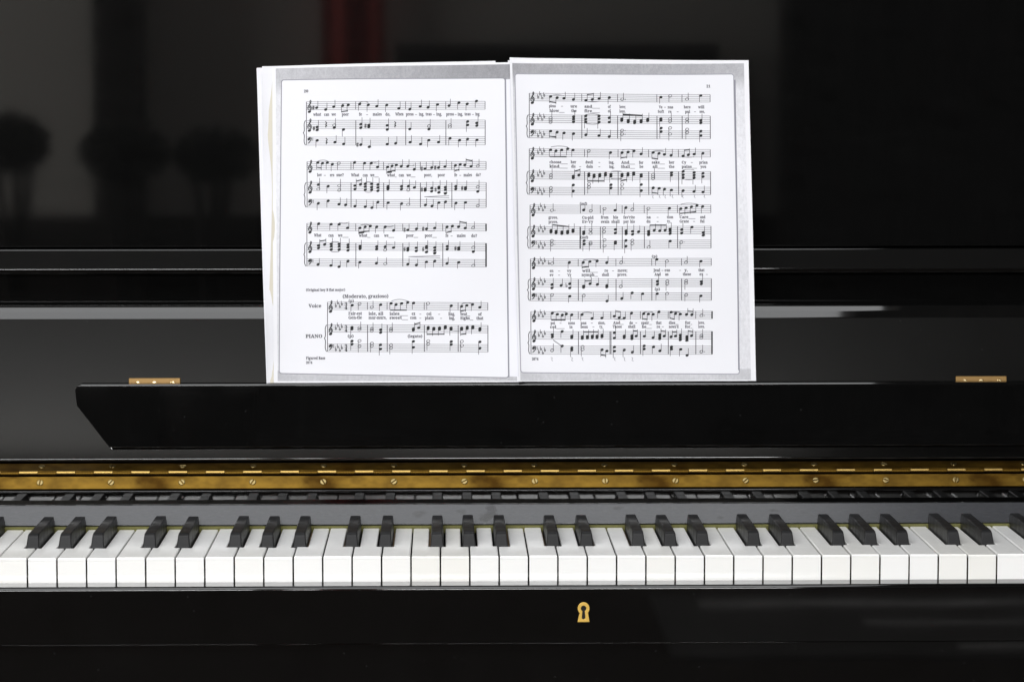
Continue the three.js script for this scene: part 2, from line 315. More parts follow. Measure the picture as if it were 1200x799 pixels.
// music ledge: an upright strip standing off the leaning lid, with clipped lower corners and two brass hinges
const LEDGE = { z: -0.175, t: 0.012, y0: 0.0668, y1: 0.1202 };
{
  const s = new THREE.Shape();
  s.moveTo(-0.4004, LEDGE.y0); s.lineTo(0.4004, LEDGE.y0); s.lineTo(0.4275, 0.1026); s.lineTo(0.4288, 0.1160); s.quadraticCurveTo(0.4286, LEDGE.y1 - 0.001, 0.4250, LEDGE.y1 - 0.001);
  s.lineTo(-0.4250, LEDGE.y1 - 0.001); s.quadraticCurveTo(-0.4286, LEDGE.y1 - 0.001, -0.4288, 0.1160); s.lineTo(-0.4275, 0.1026); s.closePath();
  const b = 0.0005;
  const g = new THREE.ExtrudeGeometry(s, { depth: LEDGE.t - 2 * b, bevelEnabled: true, bevelSize: b, bevelOffset: 0, bevelThickness: b, bevelSegments: 4, curveSegments: 8 });
  g.translate(0, KEY_Y, LEDGE.z - LEDGE.t + b);
  const U = g.attributes.uv, Pp = g.attributes.position; for (let i = 0; i < U.count; i++) U.setXY(i, Pp.getX(i), Pp.getY(i));
  const ledge = part('music_ledge', creased(g, 0.6), lacquer);
  mesh('ledge_lip', sweep([[LEDGE.z + 0.0003, Y(0.1165)], [LEDGE.z + 0.0003, Y(0.1193), 0.0005], [LEDGE.z - 0.0008, Y(0.1207), 0.0005], [LEDGE.z - 0.0125, Y(0.1207), 0.0008], [LEDGE.z - 0.0125, Y(0.1165)]], -0.4245, 0.4245), lacquer, ledge);
  const tilt = THREE.MathUtils.degToRad(12);
  for (const x of [-0.3637, 0.3515]) {
    const pl = new RoundedBoxGeometry(0.0445, 0.020, 0.0016, 3, 0.0007); pl.rotateX(-tilt); pl.translate(x, Y(0.1138), lidZ(0.1138) + 0.0009);
    mesh('ledge_hinge', pl, brassPlate, ledge);
    for (const dx of [0.0, 0.0155, -0.0145]) {
      const m = mesh('hinge_screw', screwSmall, glintMat, ledge); m.position.set(x + dx, Y(0.1187), lidZ(0.1187) + 0.0017); m.rotation.set(-tilt, 0, 0); m.rotateZ(dx * 90 + 0.5);
    }
    const kn = new THREE.CylinderGeometry(0.0022, 0.0022, 0.042, 12).rotateZ(Math.PI / 2); kn.translate(x, Y(0.1085), lidZ(0.1085) + 0.0028);
    mesh('hinge_pin', kn, brassPlate, ledge);
  }
}

// ------------------------------------------------------------------ the sheet music
// print, drawn in the photograph's pixel grid and carried to each sheet by its corners
function sheetCanvas(corners, w, h) {
  const c = document.createElement('canvas'); c.width = w; c.height = h; const g = c.getContext('2d');
  const [a, b, d, e] = corners;                         // top left, top right, bottom right, bottom left
  const T = (x, y) => {                                  // inverse bilinear by a few Newton steps
    let u = 0.5, v = 0.5;
    for (let k = 0; k < 6; k++) {
      const f = i => (1 - v) * ((1 - u) * a[i] + u * b[i]) + v * ((1 - u) * e[i] + u * d[i]);
      const fu = i => (1 - v) * (b[i] - a[i]) + v * (d[i] - e[i]), fv = i => (1 - u) * (e[i] - a[i]) + u * (d[i] - b[i]);
      const rx = x - f(0), ry = y - f(1), det = fu(0) * fv(1) - fv(0) * fu(1);
      u += (rx * fv(1) - fv(0) * ry) / det; v += (fu(0) * ry - fu(1) * rx) / det;
    }
    return [u * w, v * h];
  };
  const S = w / ((b[0] - a[0] + d[0] - e[0]) / 2);       // canvas pixels for one photograph pixel
  return { c, g, T, S };
}
function drafting({ g, T, S }, ox, oy, sc) {             // drawing in the pixel grid of one enlarged view: origin ox, oy, scale sc
  const M = (x, y) => T(ox + x / sc, oy + y / sc);
  const ink = '#161618';
  const line = (x0, y0, x1, y1, wd, col = ink) => { g.strokeStyle = col; g.lineWidth = wd * S; g.beginPath(); g.moveTo(...M(x0, y0)); g.lineTo(...M(x1, y1)); g.stroke(); };
  const o = {
    line,
    staff(x0, x1, y0, y1) { for (let k = 0; k < 5; k++) line(x0, y0 + (y1 - y0) * k / 4, x1, y0 + (y1 - y0) * k / 4, 0.42, '#56565a'); },
    bar(x, y0, y1, wd = 0.7) { line(x, y0, x, y1, wd, '#2c2c30'); },
    head(x, y, hollow) {
      const [X, Yy] = M(x, y); g.save(); g.translate(X, Yy); g.rotate(-0.32); g.beginPath(); g.ellipse(0, 0, 1.95 * S, 1.45 * S, 0, 0, 7);
      if (hollow) { g.strokeStyle = '#2a2a2c'; g.lineWidth = 0.55 * S; g.stroke(); } else { g.fillStyle = ink; g.fill(); } g.restore();
    },
    // notes: 'x:y,y' words; h after y is a hollow head, # or n before x an accidental, u or d at the end forces the stem
    notes(str, y0, y1) {
      const mid = (y0 + y1) / 2, len = (y1 - y0) * 0.86;
      for (let wd of str.trim().split(/\s+/)) {
        const acc = wd[0] === '#' || wd[0] === 'b'; const kind = wd[0]; if (acc) wd = wd.slice(1);
        let force = /[ud]$/.test(wd) ? wd.slice(-1) : ''; if (force) wd = wd.slice(0, -1);
        const dot = wd.endsWith('.'); if (dot) wd = wd.slice(0, -1);
        const [xs, ys] = wd.split(':'), x = +xs, heads = ys.split(',').map(t => [parseFloat(t), t.endsWith('h')]);
        const yy = heads.map(q => q[0]), lo = Math.max(...yy), hi = Math.min(...yy);
        const up = force ? force === 'u' : (lo + hi) / 2 > mid, hx = 1.45 * sc;
        if (up) line(x + hx, lo, x + hx, hi - len, 0.5, '#2c2c30'); else line(x - hx, hi, x - hx, lo + len, 0.5, '#2c2c30');
        for (const [y, h] of heads) {
          o.head(x, y, h); if (dot) { const [X, Q] = M(x + 3.2 * sc, y); g.fillStyle = ink; g.fillRect(X, Q - 0.4 * S, 0.8 * S, 0.8 * S); }
          for (let L = y1 + (y1 - y0) / 4; y > L - 3; L += (y1 - y0) / 4) line(x - 2.4 * sc, L, x + 2.4 * sc, L, 0.4);
        }
        if (acc) o.acc(x - 3.9 * sc, (lo + hi) / 2, kind);
      }
    },
    acc(x, y, k) {
      const u = sc;
      if (k === '#') { line(x - 0.5 * u, y - 2.6 * u, x - 0.5 * u, y + 2.6 * u, 0.5); line(x + 0.6 * u, y - 2.8 * u, x + 0.6 * u, y + 2.4 * u, 0.5); line(x - 1.3 * u, y - 0.7 * u, x + 1.4 * u, y - 1.2 * u, 0.8); line(x - 1.3 * u, y + 1.1 * u, x + 1.4 * u, y + 0.6 * u, 0.8); }
      else { line(x - 0.6 * u, y - 3.6 * u, x - 0.6 * u, y + 1.2 * u, 0.5); const [X, Q] = M(x + 0.15 * u, y + 0.2 * u); g.strokeStyle = ink; g.lineWidth = 0.6 * S; g.beginPath(); g.ellipse(X, Q, 0.75 * S, 1.05 * S, 0.4, 0, 7); g.stroke(); }
    },
    flats(x, y0, y1, bass) {
      const q = (y1 - y0) / 8, rows = bass ? [6, 3, 7, 4] : [4, 1, 5, 2];
      rows.forEach((r, i) => o.acc(x + i * 2.35 * sc, y0 + q * r, 'b'));
    },
    time(x, y0, y1) { const h = (y1 - y0) / sc; for (const [t, f] of [['3', 0.25], ['4', 0.75]]) o.word(t, x - 1.6 * sc, x + 1.6 * sc, y0 + (y1 - y0) * f, h * 0.62, 'bold', 'serif'); },
    rest(x, y0, y1) {
      const m = (y0 + y1) / 2, q = (y1 - y0) / 8; g.strokeStyle = ink; g.lineWidth = 0.95 * S; g.lineJoin = 'round'; g.beginPath();
      g.moveTo(...M(x - q * 0.6, m - 3 * q)); g.lineTo(...M(x + q * 0.7, m - 1.4 * q)); g.lineTo(...M(x - q * 0.5, m - 0.1 * q)); g.lineTo(...M(x + q * 0.7, m + 1.5 * q)); g.quadraticCurveTo(...M(x - q * 1.3, m + 1.2 * q), ...M(x, m + 3 * q)); g.stroke();
    },
    treble(x, y0, y1) {
      const s = (y1 - y0) / 4, m = y0 + 3 * s; g.strokeStyle = ink; g.lineCap = 'round';
      const curve = (pts, wd) => { g.lineWidth = wd * S; g.beginPath(); g.moveTo(...M(x + pts[0] * s, m + pts[1] * s)); for (let i = 2; i < pts.length; i += 4) g.quadraticCurveTo(...M(x + pts[i] * s, m + pts[i + 1] * s), ...M(x + pts[i + 2] * s, m + pts[i + 3] * s)); g.stroke(); };
      curve([0.15, 0.3, -0.6, 0.3, -0.45, -0.35, -0.1, -1.0, 0.55, -0.6, 0.95, 0.2, 0.55, 0.85, -0.2, 1.35, -0.95, 0.85], 0.75);
      curve([-0.95, 0.85, -1.5, -0.2, -0.35, -1.5, 0.55, -2.5, 0.45, -3.4], 1.05);
      curve([0.45, -3.4, 0.2, -4.3, -0.15, -3.2, -0.2, -2.4, 0.1, -0.6], 0.7);
      curve([0.1, -0.6, 0.35, 1.0, 0.4, 1.7, 0.3, 2.6, -0.45, 2.3], 0.65);
      o.head(x - 0.35 * s, m + 2.05 * s); g.lineCap = 'butt';
    },
    bass(x, y0, y1) {
      const s = (y1 - y0) / 4; g.strokeStyle = ink; g.lineWidth = 0.95 * S; g.beginPath(); g.moveTo(...M(x - 0.6 * s, y0 + 1.1 * s));
      g.quadraticCurveTo(...M(x - 0.4 * s, y0 - 0.2 * s), ...M(x + 0.5 * s, y0 + 0.1 * s)); g.quadraticCurveTo(...M(x + 1.5 * s, y0 + 1.2 * s), ...M(x - 0.9 * s, y0 + 3.2 * s)); g.stroke();
      o.head(x - 0.35 * s, y0 + 1.0 * s); for (const k of [0.55, 1.45]) { const [X, Q] = M(x + 1.5 * s, y0 + k * s); g.fillStyle = ink; g.beginPath(); g.arc(X, Q, 0.55 * S, 0, 7); g.fill(); }
    },
    brace(x, y0, y1) {
      const m = (y0 + y1) / 2, u = sc; g.strokeStyle = ink; g.lineWidth = 0.8 * S; g.beginPath(); g.moveTo(...M(x + 1.2 * u, y0));
      g.bezierCurveTo(...M(x - 2.6 * u, y0 + (m - y0) * 0.3), ...M(x + 1.6 * u, y0 + (m - y0) * 0.75), ...M(x - 1.4 * u, m));
      g.bezierCurveTo(...M(x + 1.6 * u, m + (m - y0) * 0.25), ...M(x - 2.6 * u, y1 - (m - y0) * 0.3), ...M(x + 1.2 * u, y1)); g.stroke();
    },
    word(t, x0, x1, y, size, weight = '', face = 'serif', col = '#222226') {
      const [X0, Q] = M(x0, y), [X1] = M(x1, y); g.fillStyle = col; g.font = `${weight} ${size * S}px ${face}`; g.textBaseline = 'middle'; g.textAlign = 'left';
      const wd = g.measureText(t).width || 1; g.save(); g.translate(X0, Q); g.scale((X1 - X0) / wd, 1); g.fillText(t, 0, 0); g.strokeStyle = col; g.lineWidth = 0.16 * S; g.strokeText(t, 0, 0); g.restore();
    },
    words(y, size, list) { for (let i = 0; i < list.length; i += 3) o.word(list[i], list[i + 1], list[i + 2], y, size, 'bold', 'serif', '#34343a'); },
    dashes(y, xs) { for (const x of xs) line(x - 1.1 * sc, y + 0.4 * sc, x + 1.1 * sc, y + 0.4 * sc, 0.5, '#44444a'); },
    beams(list) { for (let i = 0; i < list.length; i += 4) line(list[i], list[i + 1], list[i + 2], list[i + 3], 1.25); },
    slurs(list) { for (let i = 0; i < list.length; i += 4) { const [x0, x1, y, h] = list.slice(i, i + 4); g.strokeStyle = '#333338'; g.lineWidth = 0.55 * S; g.beginPath(); g.moveTo(...M(x0, y)); g.quadraticCurveTo(...M((x0 + x1) / 2, y + 2 * h), ...M(x1, y)); g.stroke(); } },
    hairpin(x0, x1, y, h) { line(x0, y, x1, y - h, 0.5, '#55555a'); line(x0, y, x1, y + h, 0.5, '#55555a'); },
    pencil(list, y) { const cols = '#8b8b92'; for (const x of list) { g.strokeStyle = cols; g.lineWidth = 0.55 * S; const k = (x * 7) % 3; g.beginPath(); g.moveTo(...M(x - 1.2 * sc, y - 2 * sc)); g.quadraticCurveTo(...M(x + (2 + k) * sc * 0.6, y - 2.5 * sc), ...M(x, y)); g.quadraticCurveTo(...M(x + (k - 1) * 1.5 * sc, y + 1.5 * sc), ...M(x + 1.3 * sc, y + 1.8 * sc)); g.stroke(); } },
    system(d) {                                          // d: x0, x1, v, t, b ([top, bottom] of three staves), bars
      const { v, t, b, x0, x1 } = d;
      for (const q of [v, t, b]) o.staff(x0, x1, ...q);
      line(x0, v[0], x0, b[1], 0.7, '#2c2c30'); o.brace(x0 - 2.2 * sc, t[0], b[1]);
      for (const x of d.bars) { o.bar(x - 0.6, ...v, 0.6); o.bar(x, t[0], b[1], 0.75); }
      if (d.final) { line(x1 - 0.6 * sc, v[0], x1 - 0.6 * sc, v[1], 1.6); line(x1 - 0.6 * sc, t[0], x1 - 0.6 * sc, b[1], 1.7); }
      const cx = x0 + 4.3 * sc; o.treble(cx, ...v); o.treble(cx, ...t); o.bass(x0 + 3.9 * sc, ...b);
      if (d.flats) { o.flats(d.flats, ...v); o.flats(d.flats, ...t); o.flats(d.flats, ...b, true); }
      o.notes(d.nv, ...v); o.notes(d.nt, ...t); o.notes(d.nb, ...b);
    },
  };
  return o;
}
// what a photocopier leaves round a book page: grey, grainy border of the copied table, a dark page edge
function copyBorder(k, outer, page, lineCol, round, tone) {
  const { c, g, T, S } = k;
  g.fillStyle = '#fafafc'; g.fillRect(0, 0, c.width, c.height);
  const path = (pts, r = 0) => { const q = pts.map(p => T(...p)); g.beginPath(); for (let i = 0; i < q.length; i++) { const p = q[i], n = q[(i + 1) % q.length], m = [(p[0] + n[0]) / 2, (p[1] + n[1]) / 2]; if (i === 0) g.moveTo(...m); const nn = q[(i + 2) % q.length]; const m2 = [(n[0] + nn[0]) / 2, (n[1] + nn[1]) / 2]; g.arcTo(n[0], n[1], m2[0], m2[1], r * S); } g.closePath(); };
  g.save(); path(outer); g.clip(); seed = 321;
  const W = c.width, H = c.height, q = 4;                // the copier's grey: cloudy, grainy, toned along each side as in the photograph
  for (let y = 0; y < H; y += q) for (let x = 0; x < W; x += q) {
    const n = nA[((y >> 2) % 512) * 512 + ((x >> 1) % 512)], m = nC[((y >> 1) % 512) * 512 + (x % 512)];
    const v = Math.floor(Math.max(120, Math.min(250, tone(x / W, y / H) + 34 * (n - 0.5) + 18 * (m - 0.5) + 10 * (rnd() - 0.5))));
    g.fillStyle = `rgb(${v},${v},${v + 3})`; g.fillRect(x, y, q, q);
  }
  g.restore();
  path(page, round); g.fillStyle = '#f7f7fa'; g.fill(); g.strokeStyle = lineCol; g.lineWidth = 1.0 * S; g.stroke();
}

const leftQuad = [[319, 78.5], [597.5, 74], [608.5, 447.5], [321, 449]], rightQuad = [[597, 69.3], [877, 71], [885.5, 446.3], [608.2, 447.3]];
const leftPage = sheetCanvas(leftQuad, 1120, 1500), rightPage = sheetCanvas(rightQuad, 1120, 1500);
{
  copyBorder(leftPage, [[323, 80.5], [597.2, 76.3], [606, 446.2], [325.5, 447]], [[329.8, 94.2], [591.6, 92.8], [595.8, 442.6], [327.2, 438]], '#8d8d94', 3, (u, v) => { const k = Math.min(1, Math.max(0, (v - 0.045) / 0.05)); return v > 0.96 ? 205 : (206 - 46 * u) * (1 - k) + 238 * k; });
  const { g, T, S } = leftPage;
  // white strip of the facing page past the fold
  g.fillStyle = '#f6f6fb'; g.beginPath(); for (const p of [[592.6, 94.5], [599, 94], [609, 441.5], [597, 441]]) g.lineTo(...T(...p)); g.closePath(); g.fill();
  g.strokeStyle = '#8f8f98'; g.lineWidth = 1.3 * S; g.beginPath(); g.moveTo(...T(592.2, 93)); g.lineTo(...T(596.2, 442)); g.stroke();
  let d = drafting(leftPage, 350, 90, 4.996);
  d.word('20', 30, 56, 88, 4.6, 'bold');
  d.system({ x0: 45, x1: 1091, v: [152, 198], t: [262, 309], b: [360, 407], bars: [334, 626, 861, 1091],
    nv: '#105:187 158:198 205:182 257:176d 290:172d 357:166 407:172 457:179 515:173 586:192 650:197 711:181 757:186 812:170 880:176 937:160 986:166 1040:150',
    nt: '#108:300,318 208:290h,305 262:316d 363:285,306 #410:289,300 518:292,316 650:313 762:296h,314 884:291h,302h 988:271,290 1042:278,295',
    nb: '108:380 212:390 263:400 #363:405 413:417 518:401 567:396 652:390 713:401 761:379 818:390 885:369 941:380 988:373 1043:378' });
  d.rest(160, 262, 309); d.rest(564, 262, 309); d.rest(163, 360, 407);
  d.beams([250, 211, 288, 206]); d.slurs([255, 292, 168, -5, 357, 407, 158, -6]);
  d.words(227, 5.0, ['what', 85, 131, 'can', 148, 178, 'we', 192, 218, 'poor', 252, 293, 'fe', 352, 370, 'males', 433, 486, 'do,', 507, 536, 'When', 565, 613, 'press', 627, 672, 'ing,', 703, 733, 'teas', 742, 778, 'ing,', 805, 838, 'press', 862, 908, 'ing,', 930, 960, 'teas', 970, 1006, 'ing', 1033, 1058]);
  d.dashes(227, [400, 686, 791, 918, 1019]);
  d.system({ x0: 49, x1: 1097, v: [505, 551], t: [627, 673], b: [726, 772], bars: [306, 497, 712, 896, 1097],
    nv: '112:509 139:514 168:509 197:519 234:514h 327:508 385:513 424:513 461:535 520:535d 546:529d 571:523d 600:530 638:530 676:549 #739:545 778:539 #818:539 856:533 917:527d 945:521d 972:525u 1009:532u 1048:530h',
    nt: '115:639,665h 172:649 237:645h,671h 329:644,664u 361:637u 389:634,650,669 426:634,652,669 463:638,655,674 522:648,656,664 601:648,664 641:648,669h 677:654 #740:662,672 778:659,677 #820:652,660,684 858:653,669,690 919:649,664 #976:655,665 1048:652h,679',
    nb: '115:749 172:735 236:753 274:758 329:764 389:768 428:773 463:740 523:744 602:749 641:754h 741:758 780:763 820:744 859:739 920:747 976:743 1048:762h' });
  d.beams([108, 538, 134, 542, 517, 562, 566, 556, 517, 568, 545, 565, 913, 558, 940, 551, 979, 494, 1016, 500, 337, 617, 367, 611]);
  d.slurs([115, 168, 500, -5, 426, 463, 503, 5, 522, 571, 520, -5, 641, 676, 523, 5, 741, 780, 550, 3, 820, 857, 549, 3, 390, 426, 625, -3, 390, 426, 680, 3, 641, 677, 640, -2, 972, 1009, 536, 5]);
  d.words(583, 5.0, ['lov', 107, 135, 'ers', 182, 208, 'sue?', 220, 264, 'What', 306, 354, 'can', 374, 404, 'we___', 418, 467, 'what_', 517, 572, 'can', 585, 616, 'we___', 630, 682, 'poor,', 733, 780, 'poor', 813, 856, 'fe', 910, 927, 'males', 964, 1014, 'do?', 1036, 1066]);
  d.dashes(583, [153, 945]); d.hairpin(735, 880, 709, 6);
  d = drafting(leftPage, 350, 250, 4.439);
  d.system({ x0: 43, x1: 977, v: [60, 97], t: [161, 198], b: [245, 282], bars: [297, 541, 749], final: true,
    nv: '104:61 168:64 210:64 254:82 318:82d 345:77d 372:72d 405:77 449:77 493:95 #567:92 612:87 #664:87 707:82 771:77d 799:72d 831:76u 866:82u 907:80h',
    nt: '103:174,188u 135:169u 169:166,179,196 210:166,179,196 256:170,183,199 319:176,183,190 405:179,192 449:180,196h 493:184 #567:188,198 611:185,201 #664:178,186,207 707:183,198,213 772:177,191 #832:183,193 908:182h,204',
    nb: '101:273 168:278 210:284 256:255 318:261 404:265 450:268h 567:271 612:274 664:258 707:254 771:265 832:260 908:276h' });
  d.beams([313, 105, 367, 98, 313, 110, 340, 106, 767, 106, 795, 99, 836, 50, 872, 55, 109, 152, 141, 147]);
  d.slurs([210, 256, 55, 3, 320, 372, 68, -4, 449, 493, 72, 3, 568, 612, 96, 3, 664, 707, 95, 3, 169, 210, 157, -3, 169, 210, 205, 3, 449, 493, 171, -2]);
  d.words(122, 5.0, ['What', 80, 118, 'can', 154, 182, 'we____', 204, 258, 'what__', 313, 372, 'can', 390, 418, 'we____', 444, 496, 'poor___', 558, 620, 'poor___', 655, 717, 'fe', 763, 778, 'males', 822, 868, 'do?', 897, 928]);
  d.dashes(122, [795]); d.hairpin(570, 735, 231, 5);
  d.words(406, 4.2, ['(Original key B flat major)', 38, 242]); d.words(437, 5.6, ['(Moderato, grazioso)', 228, 467]);
  d.system({ x0: 150, x1: 984, v: [468, 506], t: [585, 622], b: [684, 722], bars: [358, 460, 653, 829, 984], flats: 193,
    nv: '278:484 316:476h 380:494h 426:480 480:474d 506:479d 535:474d 567:468 597:471 672:473h 793:485 847:487d 874:482d 904:477 942:491',
    nt: '277:597,606 316:600h,608h 380:605h,614h 426:610,624 480:605h,614h 596:604,612u 624:599u 673:596,604d 702:601,608d 732:598,606d 762:592,600d 792:598,606 847:598,607d 876:594,602d 905:591,599d 942:601,610',
    nb: '277:668,684 316:667h,694h 380:680h,693h 425:687,709 480:688h,703h 596:669,700 673:667h,682h 793:669,684 848:668h,690h 942:670,703' });
  d.time(246, 468, 506); d.time(246, 585, 622); d.time(246, 684, 722);
  d.beams([475, 508, 562, 508, 842, 512, 870, 506, 601, 581, 629, 574, 668, 632, 758, 631, 843, 632, 871, 628]);
  d.slurs([482, 566, 462, -9, 847, 905, 474, -5, 793, 847, 611, 3]);
  d.words(487, 5.6, ['Voice', 52, 118]); d.words(644, 5.4, ['PIANO', 36, 123]);
  d.words(461, 4.4, ['(p)', 259, 287]); d.words(643, 4.4, ['(p)', 254, 286, '(legato)', 566, 643]);
  d.words(527, 4.9, ['①', 226, 246, 'Fair-est', 258, 329, 'isle, all', 363, 440, 'isles____', 472, 567, 'ex', 587, 606, 'cel', 664, 690, 'ling,', 778, 812, 'Seat__', 840, 891, 'of', 933, 951]);
  d.words(548, 4.9, ['②', 226, 246, 'Gen-tle', 258, 329, 'mur-murs,', 363, 457, 'sweet___', 472, 567, 'com', 579, 612, 'plain', 656, 702, 'ing,', 781, 812, 'Sighs__', 840, 907, 'that', 924, 960]);
  d.dashes(527, [632, 730]); d.dashes(548, [632, 740]);
  d.words(756, 4.4, ['Figured Bass', 38, 138]); d.words(779, 4.2, ['2074', 38, 71]);

  copyBorder(rightPage, [[600, 76], [871.6, 74.6], [879.6, 445.2], [609.6, 446.3]], [[603.2, 88.6], [859.6, 87.2], [866, 438.6], [610, 437]], '#a0a0a8', 3, (u, v) => { const k = Math.min(1, Math.max(0, (v - 0.045) / 0.05)); return v > 0.96 ? 212 : (172 + 22 * u) * (1 - k) + (u > 0.5 ? 238 : 222) * k; });
  const R = rightPage;
  R.g.strokeStyle = '#8a8a94'; R.g.lineWidth = 1.6 * R.S; R.g.beginPath(); R.g.moveTo(...R.T(861, 94)); R.g.lineTo(...R.T(865.4, 434)); R.g.stroke();
  d = drafting(R, 610, 90, 5.217);
  d.word('21', 1136, 1160, 60, 4.6, 'bold');
  const dr = { flats: 106, x0: 52, x1: 1159 };
  d.system({ ...dr, v: [112, 158], t: [244, 290], b: [337, 385], bars: [373, 592, 833, 987, 1159],
    nv: '182:131d 222:137d 264:141 322:147 398:152u 437:146u 479:140 541:134 620:143h. 857:128 914:120h 1017:140h 1101:118',
    nt: '182:262h,275h,288h 322:254,268,285 397:247,268,285 478:247,266,285 541:257,284 617:264,275u 657:271,282u 696:277,288u 736:271,282u 776:264,275 857:260,272 913:262h,277h 1017:265h,282h 1101:270,287',
    nb: '182:343d 222:349d 264:353 322:358 398:363 478:368 541:373 619:335h,358h. 858:319,340 913:318h,355h 1017:327h,347h 1101:338,365' });
  d.beams([176, 163, 216, 168, 406, 116, 446, 111, 624, 235, 743, 241, 624, 238, 743, 244, 176, 374, 217, 379]);
  d.slurs([182, 264, 125, -5, 398, 479, 157, 4, 398, 478, 240, -5, 398, 478, 294, 4]);
  d.words(188, 4.7, ['pleas', 172, 214, 'ure', 303, 344, 'and____', 388, 482, 'of', 532, 549, 'love;', 603, 641, 'Ve', 845, 867, 'nus', 898, 933, 'here', 997, 1039, 'will', 1085, 1123]);
  d.words(216, 4.7, ['blow___', 175, 266, 'the', 308, 341, 'fire____', 388, 482, 'of', 532, 549, 'love.', 603, 641, 'Soft', 838, 876, 're', 902, 922, 'pul', 1005, 1036, 'ses,', 1093, 1126]);
  d.dashes(188, [252, 882]); d.dashes(216, [960, 1066]);
  d.system({ ...dr, v: [452, 498], t: [588, 635], b: [685, 730], bars: [390, 595, 782, 964, 1159],
    nv: '182:457d 215:463d 250:457d 287:450 319:457 415:462h 548:472 619:472d 656:467d 692:461 736:478 809:470d 845:475d 878:482 919:487 992:491u 1024:485u 1060:480 1113:475',
    nt: '184:611h,625h 321:615,626u 355:610u 416:601,613d 448:609,620d 483:604,615d 518:598,610d 551:603,615 619:603,614d 655:599,610d 690:594,606d 736:605,617 809:605h,618h,630h 921:594,610 992:587,608,625 1059:593,610,626 1113:599,620',
    nb: '184:688h,707h 321:670,707 417:664h,683h 551:668,687 620:665h,690h 736:667,705 809:687d 845:691d 878:696 920:701 991:706 1058:710 1113:714' });
  d.beams([176, 498, 280, 498, 614, 502, 649, 498, 803, 505, 838, 510, 999, 456, 1031, 452, 329, 586, 362, 577, 410, 645, 511, 645, 614, 644, 649, 636, 803, 717, 839, 721]);
  d.slurs([184, 287, 440, -6, 619, 692, 456, -5, 809, 878, 463, -5, 992, 1060, 496, 4, 551, 619, 587, -3, 551, 619, 630, 3, 992, 1059, 578, -4, 992, 1059, 634, 4]);
  d.words(530, 4.7, ['choose____', 175, 286, 'her', 305, 339, 'dwell', 395, 441, 'ing,', 538, 571, 'And___', 613, 697, 'for', 722, 749, 'sake___', 800, 879, 'her', 905, 939, 'Cy', 983, 1011, 'prian', 1090, 1142]);
  d.words(556, 4.7, ['kind____', 175, 286, 'dis', 308, 335, 'dain', 400, 441, 'ing,', 540, 572, 'Shall___', 612, 697, 'be', 725, 749, 'all____', 805, 880, 'the', 905, 939, 'pains___', 983, 1076, 'you', 1097, 1133]);
  d.dashes(530, [480, 1045]); d.dashes(556, [363, 480]); d.pencil([805, 845, 880, 923, 986, 1058, 1118], 742);
  d = drafting(R, 610, 230, 3.996);
  const dq = { flats: 85, x0: 44 };
  d.system({ ...dq, x1: 889, v: [48, 85], t: [148, 183], b: [213, 250], bars: [280, 373, 475, 578, 733, 889],
    nv: '146:72h. 295:69 328:74h 392:64h 442:71 492:59 522:68h 597:64h 695:64 748:66d 773:62d 798:57d 824:50 850:56',
    nt: '142:165,173u 166:168,176u 193:172,180u 220:168,176u 245:163,171 295:172,181 327:163h,178h 390:155h,172h 443:161,177 493:167,174,182 523:170,184 551:173 598:170,180,187 624:166u 650:168u 675:166u 698:160,170,182 752:164,180 800:152 853:177,190',
    nb: '146:213h,230h. 297:213,229 327:222h,228h 392:210h,237h 443:219,226 492:213,240 522:213h,228h 598:244h 698:217 750:222h.' });
  d.bar(277, 148, 250, 0.6);
  d.beams([150, 139, 224, 147, 604, 142, 679, 142, 745, 88, 820, 80]);
  d.slurs([748, 824, 45, -5]);
  d.words(40, 4.2, ['(mf)', 276, 311]); d.words(197, 4.2, ['(mf)', 280, 316]);
  d.words(104, 4.7, ['grove.', 130, 175, 'Cu-pid', 287, 341, 'from', 375, 411, 'his', 432, 456, 'fav\'rite', 480, 534, 'na', 588, 608, 'tion', 683, 713, 'Care____', 742, 816, 'and', 838, 863]);
  d.words(124, 4.7, ['prove.', 130, 175, 'Ev-\'ry', 287, 339, 'swain', 375, 415, 'shall', 424, 463, 'pay', 480, 505, 'his', 512, 534, 'du', 588, 607, 'ty,', 684, 701, 'Grate', 742, 786, 'ful', 838, 859]);
  d.dashes(104, [640]); d.dashes(124, [640, 810]);
  d.system({ ...dq, x0: 46, x1: 891, v: [298, 331], t: [392, 428], b: [458, 492], bars: [270, 446, 613, 752, 891],
    nv: 'b148:318h 228:314 293:314d 324:310d 358:307 403:315 470:315h. 636:302 683:310h 772:316h 842:311',
    nt: '147:417,432 190:420 b230:412,432 295:423,430u 325:412u 359:417 403:421,429 468:427h 639:403,418 685:403h,416h 773:402h,412h 844:405,417',
    nb: '147:465h 230:471 295:468h 404:494 473:483 521:457 570:461 638:461 684:461h 773:467h 842:472' });
  d.beams([288, 337, 318, 333, 300, 400, 330, 399]); d.slurs([293, 356, 303, -4]);
  d.words(287, 4.2, ['(p)', 612, 639]); d.words(440, 4.2, ['(p)', 626, 651]);
  d.words(352, 4.7, ['en', 136, 154, 'vy', 217, 237, 'will____', 288, 361, 're', 392, 409, 'move;', 453, 499, 'Jeal', 621, 652, 'ous', 672, 698, 'y,', 765, 781, 'that', 830, 859]);
  d.words(371, 4.7, ['ev', 136, 154, '\'ry', 217, 237, 'nymph__', 285, 361, 'shall', 380, 413, 'prove.', 452, 498, 'And', 625, 655, 'as', 674, 691, 'these', 757, 796, 'ex', 835, 853]);
  d.dashes(352, [180, 432, 662, 745]); d.dashes(371, [180, 870]);
